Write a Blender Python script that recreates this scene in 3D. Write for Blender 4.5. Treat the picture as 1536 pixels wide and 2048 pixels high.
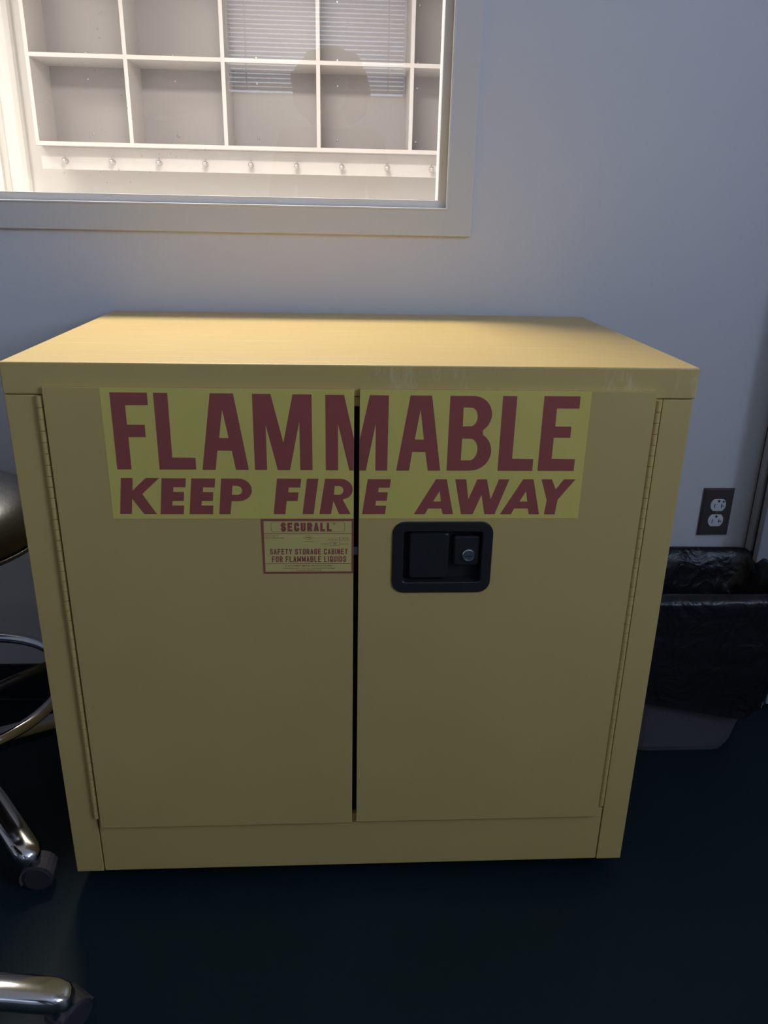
import bpy, bmesh, math, random
from math import sin, cos, pi, radians
from mathutils import Vector, Matrix, noise
random.seed(7)
for o in list(bpy.data.objects): bpy.data.objects.remove(o)
S = 0.86            # metres per modelling unit; every coordinate below is in units, floor z = 0
sc = bpy.context.scene
C = sc.collection

# ------------------------------------------------------------------ camera, world, lights, exposure
cam = bpy.data.cameras.new('camera'); camo = bpy.data.objects.new('camera', cam); C.objects.link(camo)
camo.location = (.5186*S, -1.2386*S, 1.2804*S); camo.rotation_euler = (1.2081, -.0189, -.0516)
cam.sensor_fit = 'HORIZONTAL'; cam.sensor_width = 36; cam.lens = 1581.8/1536*36; cam.clip_start = .02
sc.camera = camo
sc.view_settings.view_transform = 'Standard'; sc.view_settings.look = 'None'
sc.view_settings.exposure = 0.0; sc.view_settings.gamma = 1.0; sc.view_settings.use_curve_mapping = False
w = bpy.data.worlds.new('sky'); sc.world = w; w.use_nodes = True
w.node_tree.nodes['Background'].inputs[0].default_value = (.55, .70, 1, 1)
w.node_tree.nodes['Background'].inputs[1].default_value = 1.0

def area(name, loc, size, power, col, rot):
    l = bpy.data.lights.new(name, 'AREA'); l.shape = 'RECTANGLE'; l.size, l.size_y = size[0]*S, size[1]*S
    l.energy = power; l.color = col
    o = bpy.data.objects.new(name, l); o.location = Vector(loc)*S; o.rotation_euler = rot; C.objects.link(o)
    return o
# daylight: outside the slatted window behind the camera, and outside the window in the right wall
area('daylight_back', (.335, -4.62, 2.62), (1.5, 1.2), 19, (.62, .74, 1), (-pi/2, 0, pi))
area('daylight_side', (3.30, -2.2, 2.3), (1.3, 1.7), 54, (.56, .69, 1), (0, pi/2, 0))
# ceiling lamp of the lit room beyond the glass, and one added to brighten the white door
LAMP_BEYOND = [(.05, 1.55), (-2.0, 2.6)]
for lx, ly in LAMP_BEYOND:
    area('lamp_light', (lx, ly, 2.93), (1.1, .55), 72 if lx > -1 else 20, (1, .90, .82), (0, 0, 0))

# ------------------------------------------------------------------ materials
def lin(c): return tuple((x/12.92 if x <= .04045 else ((x+.055)/1.055)**2.4) for x in c)
def mat(name, col, rough=.5, metal=0, spec=.5, coat=0, bump=0, bscale=200, var=0, vscale=8, emit=None, estr=0, coat_rough=.1):
    m = bpy.data.materials.new(name); m.use_nodes = True; nt = m.node_tree; b = nt.nodes['Principled BSDF']
    b.inputs['Base Color'].default_value = (*col, 1); b.inputs['Roughness'].default_value = rough
    b.inputs['Metallic'].default_value = metal; b.inputs['Specular IOR Level'].default_value = spec
    b.inputs['Coat Weight'].default_value = coat; b.inputs['Coat Roughness'].default_value = coat_rough
    tc = nt.nodes.new('ShaderNodeTexCoord')
    if var:
        n = nt.nodes.new('ShaderNodeTexNoise'); n.inputs['Scale'].default_value = vscale; n.inputs['Detail'].default_value = 5
        nt.links.new(tc.outputs['Object'], n.inputs['Vector'])
        mx = nt.nodes.new('ShaderNodeMix'); mx.data_type = 'RGBA'
        mx.inputs[6].default_value = (*[c*(1-var) for c in col], 1); mx.inputs[7].default_value = (*[min(1, c*(1+var)) for c in col], 1)
        nt.links.new(n.outputs['Fac'], mx.inputs[0]); nt.links.new(mx.outputs[2], b.inputs['Base Color'])
    if bump:
        n2 = nt.nodes.new('ShaderNodeTexNoise'); n2.inputs['Scale'].default_value = bscale; n2.inputs['Detail'].default_value = 4
        nt.links.new(tc.outputs['Object'], n2.inputs['Vector'])
        bp = nt.nodes.new('ShaderNodeBump'); bp.inputs['Strength'].default_value = bump; bp.inputs['Distance'].default_value = .001
        nt.links.new(n2.outputs['Fac'], bp.inputs['Height']); nt.links.new(bp.outputs['Normal'], b.inputs['Normal'])
    if emit:
        b.inputs['Emission Color'].default_value = (*emit, 1); b.inputs['Emission Strength'].default_value = estr
    return m

M = {}
M['wall'] = mat('painted_wall', (.78, .765, .77), .6, bump=.15, bscale=350, var=.03, vscale=2)
M['wall_far'] = mat('painted_wall_far', (.82, .80, .77), .6, bump=.1, bscale=350)
M['trim'] = mat('trim_paint', (.78, .75, .70), .42, bump=.05, bscale=120)
M['ceil'] = mat('ceiling_paint', (.75, .75, .74), .8)
M['floor'] = mat('dark_teal_floor', (.009, .021, .026), .5, bump=.35, bscale=160, var=.35, vscale=3, spec=.22)
M['floor_light'] = mat('bounce_floor', (.80, .78, .74), .4)  # pale tone chosen so the unseen far floor bounces fill light
M['base'] = mat('black_vinyl', (.012, .014, .018), .5)
M['inner_shade'] = mat('gap_shade', (.02, .02, .015), .8)  # shade inside the cabinet, put into a dark colour
M['foot'] = mat('foot_rubber', (.02, .02, .02), .7)
M['red'] = mat('print_red', (.42, .105, .085), .32, var=.05, vscale=30, coat=.3)
M['sticker'] = mat('sticker_yellow', (.88, .71, .17), .32, var=.05, vscale=25, coat=.3, bump=.05, bscale=90)
M['label'] = mat('label_yellow', (.78, .62, .20), .35, coat=.2)
M['plastic'] = mat('black_plastic', (.018, .018, .018), .45, bump=.2, bscale=500)
M['chrome'] = mat('chrome', (.70, .69, .68), .12, metal=1, bump=.04, bscale=40)
M['lock'] = mat('lock_metal', (.66, .68, .70), .25, metal=1)
M['slot'] = mat('slot_black', (.01, .01, .01), .6)
M['steel'] = mat('grey_steel_paint', (.42, .43, .46), .4)
M['steel_shade'] = mat('frame_shade', (.05, .05, .055), .6)  # shade in the frame's gap and recesses, put into the colour
M['plate'] = mat('dark_outlet_plate', (.10, .085, .085), .35, metal=.3, bump=.03)
M['recept'] = mat('white_receptacle', (.80, .80, .82), .35)
M['can'] = mat('grey_can_plastic', (.11, .10, .11), .5, bump=.1, bscale=300)
M['vinyl'] = mat('black_vinyl_seat', (.014, .014, .014), .30, spec=.6, coat=.8, coat_rough=.28, bump=.35, bscale=220)
M['ring'] = mat('dark_worn_metal', (.12, .11, .10), .35, metal=.8)
M['wheel'] = mat('caster_rubber', (.035, .032, .035), .55)
M['hood'] = mat('caster_hood', (.17, .15, .15), .38, metal=.5)
M['cubby'] = mat('cubby_laminate', (.72, .69, .67), .4, bump=.06, bscale=60)
M['cubby_back'] = mat('cubby_back_laminate', (.44, .415, .41), .35, bump=.08, bscale=40)
M['screw'] = mat('screw_metal', (.55, .55, .55), .3, metal=1)
M['knob'] = mat('clear_knob', (.62, .60, .59), .10, metal=.6, coat=1, spec=.8)
M['door_white'] = mat('white_door', (.82, .81, .78), .45)
M['lamp'] = mat('lamp_diffuser', (.9, .9, .9), .5, emit=(1, .93, .85), estr=6)
M['slat'] = mat('blind_slat', (.80, .80, .84), .4)
M['cord'] = mat('blind_cord', (.85, .85, .85), .6)
M['cloth'] = mat('dark_shirt', (.025, .028, .04), .85, bump=.3, bscale=300)
M['jeans'] = mat('dark_trousers', (.03, .035, .06), .85)
M['skin'] = mat('skin', (.42, .25, .18), .5)
M['hair'] = mat('dark_hair', (.03, .02, .015), .55, bump=.8, bscale=120)
M['shoe'] = mat('dark_shoe', (.03, .03, .03), .5)
M['phone'] = mat('phone_body', (.03, .03, .035), .3)
M['eye'] = mat('eye_white', (.7, .7, .7), .2)
M['lip'] = mat('lip', (.38, .15, .13), .4)

def paint(name, col, rough, coat, scratch):
    """satin yellow enamel with orange peel, faint handling marks and (on the top) fine pale scratches"""
    m = mat(name, col, rough, coat=coat, bump=.12, bscale=260, var=.05, vscale=6, coat_rough=.25)
    nt = m.node_tree; b = nt.nodes['Principled BSDF']
    if scratch:
        tc = nt.nodes.new('ShaderNodeTexCoord'); prev = None
        for i, (ang, sc_, thr) in enumerate(((.15, 9, .86), (-.5, 6, .90), (.62, 7, .90), (1.3, 5, .93))):
            mp = nt.nodes.new('ShaderNodeMapping'); mp.inputs['Rotation'].default_value = (0, 0, ang)
            mp.inputs['Scale'].default_value = (sc_*.35, sc_*16, 1); mp.inputs['Location'].default_value = (i*3.1, i*1.7, 0)
            nt.links.new(tc.outputs['Object'], mp.inputs['Vector'])
            n = nt.nodes.new('ShaderNodeTexNoise'); n.inputs['Scale'].default_value = 1.6; n.inputs['Detail'].default_value = 7; n.inputs['Roughness'].default_value = .75
            nt.links.new(mp.outputs[0], n.inputs['Vector'])
            r = nt.nodes.new('ShaderNodeMapRange'); r.inputs['From Min'].default_value = thr-.28; r.inputs['From Max'].default_value = thr-.16
            nt.links.new(n.outputs['Fac'], r.inputs['Value'])
            if prev is None: prev = r.outputs[0]
            else:
                a = nt.nodes.new('ShaderNodeMath'); a.operation = 'MAXIMUM'; nt.links.new(prev, a.inputs[0]); nt.links.new(r.outputs[0], a.inputs[1]); prev = a.outputs[0]
        k = nt.nodes.new('ShaderNodeMath'); k.operation = 'MULTIPLY'; k.inputs[1].default_value = .7; nt.links.new(prev, k.inputs[0])
        mx = nt.nodes.new('ShaderNodeMix'); mx.data_type = 'RGBA'; mx.inputs[7].default_value = (.95, .82, .50, 1)
        src = b.inputs['Base Color'].links[0].from_socket
        nt.links.new(src, mx.inputs[6]); nt.links.new(k.outputs[0], mx.inputs[0]); nt.links.new(mx.outputs[2], b.inputs['Base Color'])
    return m
YEL = (.68, .49, .165)
M['yellow'] = paint('yellow_enamel', YEL, .42, .25, False)
M['yellow_top'] = paint('yellow_enamel_scratched', YEL, .40, .12, True)

def glass_mat():
    m = bpy.data.materials.new('window_glass'); m.use_nodes = True; nt = m.node_tree
    for n in list(nt.nodes):
        if n.type != 'OUTPUT_MATERIAL': nt.nodes.remove(n)
    out = nt.nodes['Material Output']
    t = nt.nodes.new('ShaderNodeBsdfTransparent'); t.inputs[0].default_value = (.97, .98, .98, 1)
    g = nt.nodes.new('ShaderNodeBsdfGlossy'); g.inputs['Roughness'].default_value = 0.0
    f = nt.nodes.new('ShaderNodeFresnel')                     # thin pane: same reflectance at both faces
    ge = nt.nodes.new('ShaderNodeNewGeometry'); mr = nt.nodes.new('ShaderNodeMapRange')
    mr.inputs['To Min'].default_value = 1.5; mr.inputs['To Max'].default_value = 1/1.5
    nt.links.new(ge.outputs['Backfacing'], mr.inputs['Value']); nt.links.new(mr.outputs[0], f.inputs[0])
    mx = nt.nodes.new('ShaderNodeMixShader')
    nt.links.new(f.outputs[0], mx.inputs[0]); nt.links.new(t.outputs[0], mx.inputs[1]); nt.links.new(g.outputs[0], mx.inputs[2])
    # sparse pale specks and a smear of dust on the pane
    tc = nt.nodes.new('ShaderNodeTexCoord'); v = nt.nodes.new('ShaderNodeTexVoronoi'); v.inputs['Scale'].default_value = 55
    nt.links.new(tc.outputs['Object'], v.inputs['Vector'])
    r = nt.nodes.new('ShaderNodeMapRange'); r.inputs['From Min'].default_value = .10; r.inputs['From Max'].default_value = .05
    nt.links.new(v.outputs['Distance'], r.inputs['Value'])
    n = nt.nodes.new('ShaderNodeTexNoise'); n.inputs['Scale'].default_value = 4
    nt.links.new(tc.outputs['Object'], n.inputs['Vector'])
    r2 = nt.nodes.new('ShaderNodeMapRange'); r2.inputs['From Min'].default_value = .52; r2.inputs['From Max'].default_value = .7; r2.inputs['To Max'].default_value = .5
    nt.links.new(n.outputs['Fac'], r2.inputs['Value'])
    mu = nt.nodes.new('ShaderNodeMath'); mu.operation = 'MULTIPLY'; nt.links.new(r.outputs[0], mu.inputs[0]); nt.links.new(r2.outputs[0], mu.inputs[1])
    d = nt.nodes.new('ShaderNodeBsdfDiffuse'); d.inputs[0].default_value = (.85, .85, .85, 1)
    mx2 = nt.nodes.new('ShaderNodeMixShader'); nt.links.new(mu.outputs[0], mx2.inputs[0])
    nt.links.new(mx.outputs[0], mx2.inputs[1]); nt.links.new(d.outputs[0], mx2.inputs[2])
    nt.links.new(mx2.outputs[0], out.inputs[0])
    return m
M['glass'] = glass_mat()

def bag_mat():
    m = mat('black_bag_film', (.012, .011, .014), .32, spec=.5, bump=0)
    nt = m.node_tree; b = nt.nodes['Principled BSDF']; tc = nt.nodes.new('ShaderNodeTexCoord')
    v = nt.nodes.new('ShaderNodeTexNoise'); v.inputs['Scale'].default_value = 16; v.inputs['Detail'].default_value = 3; v.inputs['Distortion'].default_value = 1.2
    nt.links.new(tc.outputs['Object'], v.inputs['Vector'])
    bp = nt.nodes.new('ShaderNodeBump'); bp.inputs['Strength'].default_value = .7; bp.inputs['Distance'].default_value = .012
    nt.links.new(v.outputs['Fac'], bp.inputs['Height']); nt.links.new(bp.outputs['Normal'], b.inputs['Normal'])
    return m
M['bag'] = bag_mat()

# ------------------------------------------------------------------ object helpers (units in, metres out)
ORG = {}
def thing(name, origin, label, cat=None, group=None, kind=None):
    o = bpy.data.objects.new(name, None); o.empty_display_size = .05
    o.location = Vector(origin)*S; C.objects.link(o); ORG[o.name] = Vector(origin)
    tag(o, label, cat, group, kind); return o
def tag(o, label=None, cat=None, group=None, kind=None):
    if label: o['label'] = label
    if cat: o['category'] = cat
    if group: o['group'] = group
    if kind: o['kind'] = kind
    return o
def obj(name, bm, mats, parent=None, origin=None, bevel=0, smooth=False, seg=2, sub=0):
    if not isinstance(mats, (list, tuple)): mats = [mats]
    po = ORG[parent.name] if parent else Vector((0, 0, 0))
    org = Vector(origin) if origin is not None else (po if parent else Vector((0, 0, 0)))
    bmesh.ops.recalc_face_normals(bm, faces=bm.faces[:]) if not getattr(bm, '_keep', False) else None
    for v in bm.verts: v.co = (v.co-org)*S
    me = bpy.data.meshes.new(name); bm.to_mesh(me); bm.free()
    for mm in mats: me.materials.append(M[mm])
    if smooth:
        for p in me.polygons: p.use_smooth = True
    o = bpy.data.objects.new(name, me); C.objects.link(o)
    o.location = (org-po)*S
    if parent: o.parent = parent
    ORG[o.name] = org
    if bevel:
        bv = o.modifiers.new('b', 'BEVEL'); bv.width = bevel*S; bv.segments = seg; bv.limit_method = 'ANGLE'; bv.angle_limit = radians(40)
        for p in me.polygons: p.use_smooth = True
        wn = o.modifiers.new('w', 'WEIGHTED_NORMAL'); wn.keep_sharp = False
    if sub:
        sm = o.modifiers.new('s', 'SUBSURF'); sm.levels = sub; sm.render_levels = sub
    return o
def struct(name, bm, mats, label, **k):
    o = obj(name, bm, mats, **k); tag(o, label, None, None, 'structure'); return o
def dup(o, parent, origin):
    c = o.copy(); C.objects.link(c); c.parent = parent
    po = ORG[parent.name] if parent else Vector((0, 0, 0))
    c.location = (Vector(origin)-po)*S; ORG[c.name] = Vector(origin); return c
def kp(p): return Vector((.5186+(p[0]-.5186)*1.45, -1.2386+(p[1]+1.2386)*1.45, 1.2804+(p[2]-1.2804)*1.45))
def kobj(name, bm, mats, parent=None, origin=None, **k):
    for v in bm.verts:
        z = v.co.z; v.co = kp(v.co)
        if z <= .02: v.co.z = z
    return obj(name, bm, mats, parent, origin=kp(origin) if origin else None, **k)
def B(): return bmesh.new()
def box(bm, x0, x1, y0, y1, z0, z1, mi=0):
    v = [bm.verts.new((x, y, z)) for x in (x0, x1) for y in (y0, y1) for z in (z0, z1)]
    fs = [(0, 1, 3, 2), (4, 6, 7, 5), (0, 4, 5, 1), (2, 3, 7, 6), (0, 2, 6, 4), (1, 5, 7, 3)]
    for f in fs:
        fc = bm.faces.new([v[i] for i in f]); fc.material_index = mi
    return bm
def hole_slab(bm, x0, x1, z0, z1, hx0, hx1, hz0, hz1, y0, y1):
    """wall or door slab in the XZ plane with one rectangular through hole"""
    def ring(y): return ([bm.verts.new((x, y, z)) for x, z in ((x0, z0), (x1, z0), (x1, z1), (x0, z1))],
                         [bm.verts.new((x, y, z)) for x, z in ((hx0, hz0), (hx1, hz0), (hx1, hz1), (hx0, hz1))])
    o1, i1 = ring(y0); o2, i2 = ring(y1)
    for k in range(4):
        j = (k+1) % 4
        bm.faces.new((o1[k], o1[j], i1[j], i1[k])); bm.faces.new((o2[k], i2[k], i2[j], o2[j]))
        bm.faces.new((o1[k], o2[k], o2[j], o1[j])); bm.faces.new((i1[k], i1[j], i2[j], i2[k]))
    return bm
def frame_ring(bm, ox0, ox1, oz0, oz1, ix0, ix1, iz0, iz1, y0, y1):
    return hole_slab(bm, ox0, ox1, oz0, oz1, ix0, ix1, iz0, iz1, y0, y1)
def tube(bm, pts, r, n=12, closed=False, cap=True, mi=0):
    pts = [Vector(p) for p in pts]; N = len(pts); rs = r if isinstance(r, (list, tuple)) else [r]*N
    rings = []; up = None
    for i, p in enumerate(pts):
        a = pts[(i-1) % N] if (closed or i > 0) else p; b = pts[(i+1) % N] if (closed or i < N-1) else p
        t = (b-a).normalized()
        if up is None: up = Vector((0, 0, 1)) if abs(t.z) < .9 else Vector((1, 0, 0))
        s = t.cross(up).normalized(); u = s.cross(t).normalized(); up = u
        rings.append([bm.verts.new(p+(s*cos(2*pi*k/n)+u*sin(2*pi*k/n))*rs[i]) for k in range(n)])
    for i in range(N if closed else N-1):
        A, Bq = rings[i], rings[(i+1) % N]
        for k in range(n): bm.faces.new((A[k], A[(k+1) % n], Bq[(k+1) % n], Bq[k])).material_index = mi
    if cap and not closed:
        bm.faces.new(rings[0][::-1]).material_index = mi; bm.faces.new(rings[-1]).material_index = mi
    return bm
def lathe(bm, prof, c, n=24, axis='z', mi=0):
    rings = []
    for r, h in prof:
        ring = []
        for k in range(n):
            a = 2*pi*k/n
            d = {'z': (r*cos(a), r*sin(a), h), 'y': (r*cos(a), h, r*sin(a)), 'x': (h, r*cos(a), r*sin(a))}[axis]
            ring.append(bm.verts.new(Vector(c)+Vector(d)))
        rings.append(ring)
    for A, Bq in zip(rings, rings[1:]):
        for k in range(n): bm.faces.new((A[k], A[(k+1) % n], Bq[(k+1) % n], Bq[k])).material_index = mi
    bm.faces.new(rings[0]).material_index = mi; bm.faces.new(rings[-1]).material_index = mi
    return bm
def rrect(x0, x1, z0, z1, r, n=6):
    P = []
    for cx, cz, a0 in ((x1-r, z1-r, 0), (x0+r, z1-r, 90), (x0+r, z0+r, 180), (x1-r, z0+r, 270)):
        for k in range(n+1):
            a = radians(a0+90*k/n); P.append((cx+r*cos(a), cz+r*sin(a)))
    return P
def loft(bm, rings, close=(True, True), mi=0):
    R = [[bm.verts.new(p) for p in r] for r in rings]; n = len(R[0])
    for A, Bq in zip(R, R[1:]):
        for k in range(n): bm.faces.new((A[k], A[(k+1) % n], Bq[(k+1) % n], Bq[k])).material_index = mi
    if close[0]: bm.faces.new(R[0]).material_index = mi
    if close[1]: bm.faces.new(R[-1]).material_index = mi
    return R
def fill(bm, polys, y, mi=0, cuv=None):
    """flat print: polygons (outer outlines and holes, even-odd) filled in the XZ plane at depth y"""
    cu = bpy.data.curves.new('tmp', 'CURVE'); cu.dimensions = '2D'; cu.fill_mode = 'BOTH'
    for P in polys:
        s = cu.splines.new('POLY'); s.points.add(len(P)-1); s.use_cyclic_u = True
        for q, (a, b) in zip(s.points, P): q.co = (a, b, 0, 1)
    return curve_faces(bm, cu, y, mi)
def curve_faces(bm, cu, y, mi, fit=None):
    t = bpy.data.objects.new('tmp', cu); C.objects.link(t)
    dg = bpy.context.evaluated_depsgraph_get(); me = bpy.data.meshes.new_from_object(t.evaluated_get(dg))
    V = [v.co.copy() for v in me.vertices]; F = [tuple(p.vertices) for p in me.polygons]
    bpy.data.objects.remove(t); bpy.data.curves.remove(cu); bpy.data.meshes.remove(me)
    if fit and V:
        x0, x1, z0, z1 = fit; a0 = min(v.x for v in V); a1 = max(v.x for v in V); b0 = min(v.y for v in V); b1 = max(v.y for v in V)
        V = [Vector((x0+(v.x-a0)/(a1-a0)*(x1-x0), z0+(v.y-b0)/(b1-b0)*(z1-z0), 0)) for v in V]
    vs = [bm.verts.new((v.x, y, v.y)) for v in V]
    for f in F:
        try: bm.faces.new([vs[i] for i in f]).material_index = mi
        except ValueError: pass
def text(bm, s, x0, x1, z0, z1, y, mi=0, bold=.0, shear=0):
    cu = bpy.data.curves.new('t', 'FONT'); cu.body = s; cu.size = 1; cu.offset = bold; cu.shear = shear; cu.resolution_u = 3
    curve_faces(bm, cu, y, mi, (x0, x1, z0, z1))
GL = {'A': (((0, 0), (.5, 1), (1, 0)), ((.2, .32), (.8, .32))), 'B': (((0, 0), (0, 1), (.7, 1), (.95, .86), (.95, .66), (.7, .53), (0, .53)), ((.7, .53), (1, .38), (1, .15), (.7, 0), (0, 0))),
 'C': (((1, .74), (1, .86), (.75, 1), (.25, 1), (0, .86), (0, .14), (.25, 0), (.75, 0), (1, .14), (1, .28)),), 'D': (((0, 0), (0, 1), (.65, 1), (1, .8), (1, .2), (.65, 0), (0, 0)),),
 'E': (((1, 1), (0, 1), (0, 0), (1, 0)), ((0, .52), (.85, .52))), 'F': (((1, 1), (0, 1), (0, 0)), ((0, .52), (.85, .52))),
 'G': (((1, .74), (1, .86), (.75, 1), (.25, 1), (0, .86), (0, .14), (.25, 0), (.75, 0), (1, .14), (1, .48), (.55, .48)),), 'I': (((.5, 0), (.5, 1)),),
 'L': (((0, 1), (0, 0), (1, 0)),), 'M': (((0, 0), (0, 1), (.5, .15), (1, 1), (1, 0)),), 'N': (((0, 0), (0, 1), (1, 0), (1, 1)),),
 'O': (((.25, 0), (0, .14), (0, .86), (.25, 1), (.75, 1), (1, .86), (1, .14), (.75, 0), (.25, 0)),), 'Q': (((.25, 0), (0, .14), (0, .86), (.25, 1), (.75, 1), (1, .86), (1, .14), (.75, 0), (.25, 0)), ((.6, .25), (1.05, -.06))),
 'R': (((0, 0), (0, 1), (.7, 1), (1, .86), (1, .62), (.7, .48), (0, .48)), ((.6, .48), (1, 0))), 'S': (((1, .80), (.95, .90), (.7, 1), (.3, 1), (0, .86), (0, .68), (.25, .55), (.75, .45), (1, .32), (1, .14), (.7, 0), (.3, 0), (.05, .10), (0, .20)),),
 'T': (((0, 1), (1, 1)), ((.5, 1), (.5, 0))), 'U': (((0, 1), (0, .14), (.25, 0), (.75, 0), (1, .14), (1, 1)),), 'Y': (((0, 1), (.5, .45), (1, 1)), ((.5, .45), (.5, 0)))}
def block(bm, s, x0, x1, z0, z1, y, t, mi):
    """heavy condensed capitals drawn with strokes of thickness t"""
    wd = {'I': .35, 'M': 1.3, ' ': .45}
    tot = sum(wd.get(c, 1) for c in s)+.30*(len(s)-1); u = (x1-x0)/tot; x = x0
    lay = 0
    for c in s:
        w_ = wd.get(c, 1)*u
        for st in GL.get(c, ()):
            P = [Vector((x+t/2+a*max(w_-t, 0) if c != 'I' else x+w_/2, z0+t/2+b*(z1-z0-t))) for a, b in st]
            for p, q in zip(P, P[1:]):
                d = (q-p).normalized(); e = d*(t*.42); n_ = Vector((-d.y, d.x))*(t/2)
                vs = [p-e-n_, q+e-n_, q+e+n_, p-e+n_]
                lay = (lay+1) % 9
                bm.faces.new([bm.verts.new((v.x, y-.00001*lay, v.y)) for v in vs]).material_index = mi
        x += w_+.30*u
def quad(bm, x0, x1, z0, z1, y, mi=0):
    bm.faces.new([bm.verts.new(p) for p in ((x0, y, z0), (x1, y, z0), (x1, y, z1), (x0, y, z1))]).material_index = mi
def outline(bm, P, t, y, mi=0):
    """thin printed line following a closed outline"""
    n = len(P); cx = sum(p[0] for p in P)/n; cz = sum(p[1] for p in P)/n
    O = [bm.verts.new((a, y, b)) for a, b in P]
    I = []
    for a, b in P:
        d = Vector((cx-a, cz-b)); L = d.length
        I.append(bm.verts.new((a+math.copysign(min(t, abs(d.x)), d.x) if abs(d.x) > 1e-6 else a, y, b+math.copysign(min(t, abs(d.y)), d.y) if abs(d.y) > 1e-6 else b)))
    for k in range(n): bm.faces.new((O[k], O[(k+1) % n], I[(k+1) % n], I[k])).material_index = mi

# ------------------------------------------------------------------ room shell
KF = 1.45                                              # distance factor of the far room, measured from the viewpoint
XL, XR, YB, YF, H = -3.2, 2.9, -4.45, -1.2386+3.8786*KF+.02, 3.2
WY0, WY1 = .672, .82                                   # dividing wall: near and far face
b = B(); box(b, XL-.2, XR+.2, YB-.2, YF+.2, -.15, 0); struct('floor', b, 'floor', 'dark teal-black floor in front of the yellow cabinet')
b = B(); box(b, XL, XR, WY1, YF-.02, 0, .004); struct('floor_far', b, 'floor_light', 'unseen pale floor slab added beyond the glass to bounce light upward')  # thin slab added over the dark floor to bounce fill light
b = B(); box(b, XL-.2, XR+.2, YB-.2, YF+.2, H, H+.15); struct('ceiling', b, 'ceil', 'white ceiling above both rooms, out of frame')
WX0, WX1, WZ0, WZ1 = -1.15, .7595, 1.287, 2.45           # opening for the interior window
b = B(); hole_slab(b, XL-.2, XR+.2, 0, H, WX0, WX1, WZ0, WZ1, WY0, WY1); struct('wall_back', b, 'wall', 'pale bluish painted wall behind the yellow cabinet')
b = B(); box(b, XL-.2, XL, YB-.2, YF+.2, 0, H); struct('wall_left', b, 'wall', 'painted left wall of the room, out of frame')
# right wall with its daylight window
b = B()
def yslab(bm, y0, y1, z0, z1, hy0, hy1, hz0, hz1, x0, x1):
    hole_slab(bm, y0, y1, z0, z1, hy0, hy1, hz0, hz1, x0, x1)
    for v in bm.verts: v.co = Vector((v.co.y, v.co.x, v.co.z))
yslab(b, YB-.2, YF+.2, 0, H, -3.0, -1.4, 1.6, 3.0, XR, XR+.2)
struct('wall_right', b, 'wall', 'painted right wall with a daylight window, out of frame')
BX0, BX1, BZ0, BZ1 = -.36, 1.03, 2.135, 3.05
b = B(); hole_slab(b, XL-.2, XR+.2, 0, H, BX0, BX1, BZ0, BZ1, YB-.2, YB); struct('wall_front', b, 'wall', 'painted wall behind the camera with a high blinded window')
b = B(); box(b, XL-.2, XR+.2, YF-.02, YF+.2, 0, H); struct('wall_far', b, 'wall_far', 'warm lit wall of the room beyond the glass')

# baseboard (runs up to the door frame)
b = B(); box(b, XL, 1.597, .665, WY0, 0, .115); box(b, XL, 1.597, .655, WY0, 0, .012)
struct('baseboard_back', b, 'base', 'black vinyl baseboard along the wall behind the cabinet', bevel=.002)

# interior window: casing, stop, pane, lining
win = thing('window_1', (WX1, WY0, WZ0), 'interior window with flat painted casing looking into the lit cubby room', kind='structure')
b = B(); frame_ring(b, WX0-.057, .8170, 1.2305, WZ1+.057, WX0, .7595, 1.2880, WZ1, .658, WY0+.001); obj('casing', b, 'trim', win, bevel=.0022)
b = B(); frame_ring(b, WX0-.0005, .7612, 1.2858, WZ1+.0005, WX0+.004, .7565, 1.2905, WZ1-.004, .6545, .674); obj('lit_edge_strip', b, 'door_white', win, bevel=.0022, seg=3)  # white strip added as the light caught on the casing's inner edge
b = B(); frame_ring(b, WX0-.001, .7605, 1.2865, WZ1+.001, WX0+.022, .7385, 1.3070, WZ1-.022, .674, .700); obj('glazing_stop', b, 'trim', win, bevel=.0015)
b = B(); frame_ring(b, WX0-.001, .7605, 1.2865, WZ1+.001, WX0+.006, .7500, 1.2960, WZ1-.006, .7065, .830); obj('window_lining', b, 'door_white', win)
b = B(); box(b, WX0+.010, .7495, .7002, .7060, 1.297, WZ1-.010); obj('glass_pane', b, 'glass', win)
b = B(); frame_ring(b, WX0-.05, .81, 1.237, WZ1+.05, WX0+.004, .752, 1.294, WZ1-.004, .8195, .832); obj('far_casing', b, 'door_white', win, bevel=.002)

# steel door frame at the right, standing proud of the wall
DX = 1.597
d1 = thing('door_1', (DX, .672, 0), 'grey steel door frame at the right edge of the photo, beside the trash can', kind='structure')
b = B(); box(b, DX+.010, DX+.085, .652, .6715, 0, 2.45); obj('wall_gap_shade', b, 'steel_shade', d1)  # dark strip standing in for the shade between frame and wall
b = B(); box(b, DX, DX+.1, .625, .652, 0, 2.45); obj('jamb_return', b, 'steel', d1, bevel=.003)
b = B(); box(b, DX+.008, DX+.1, .602, .625, 0, 2.45); obj('shaded_side', b, 'steel_shade', d1)  # side step of the frame, coloured dark as if in shade
b = B(); box(b, DX-.002, DX+.10, .579, .602, 0, 2.45); obj('door_frame', b, 'steel', d1, bevel=.003)
b = B(); box(b, DX+.10, DX+.115, .595, .6715, 0, 2.45); obj('frame_rebate', b, 'steel_shade', d1)  # rebate coloured dark for the shade inside it
b = B(); box(b, DX+.115, DX+1.1, .590, .6715, .006, 2.43); obj('door_leaf', b, 'steel', d1, bevel=.003)

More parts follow.
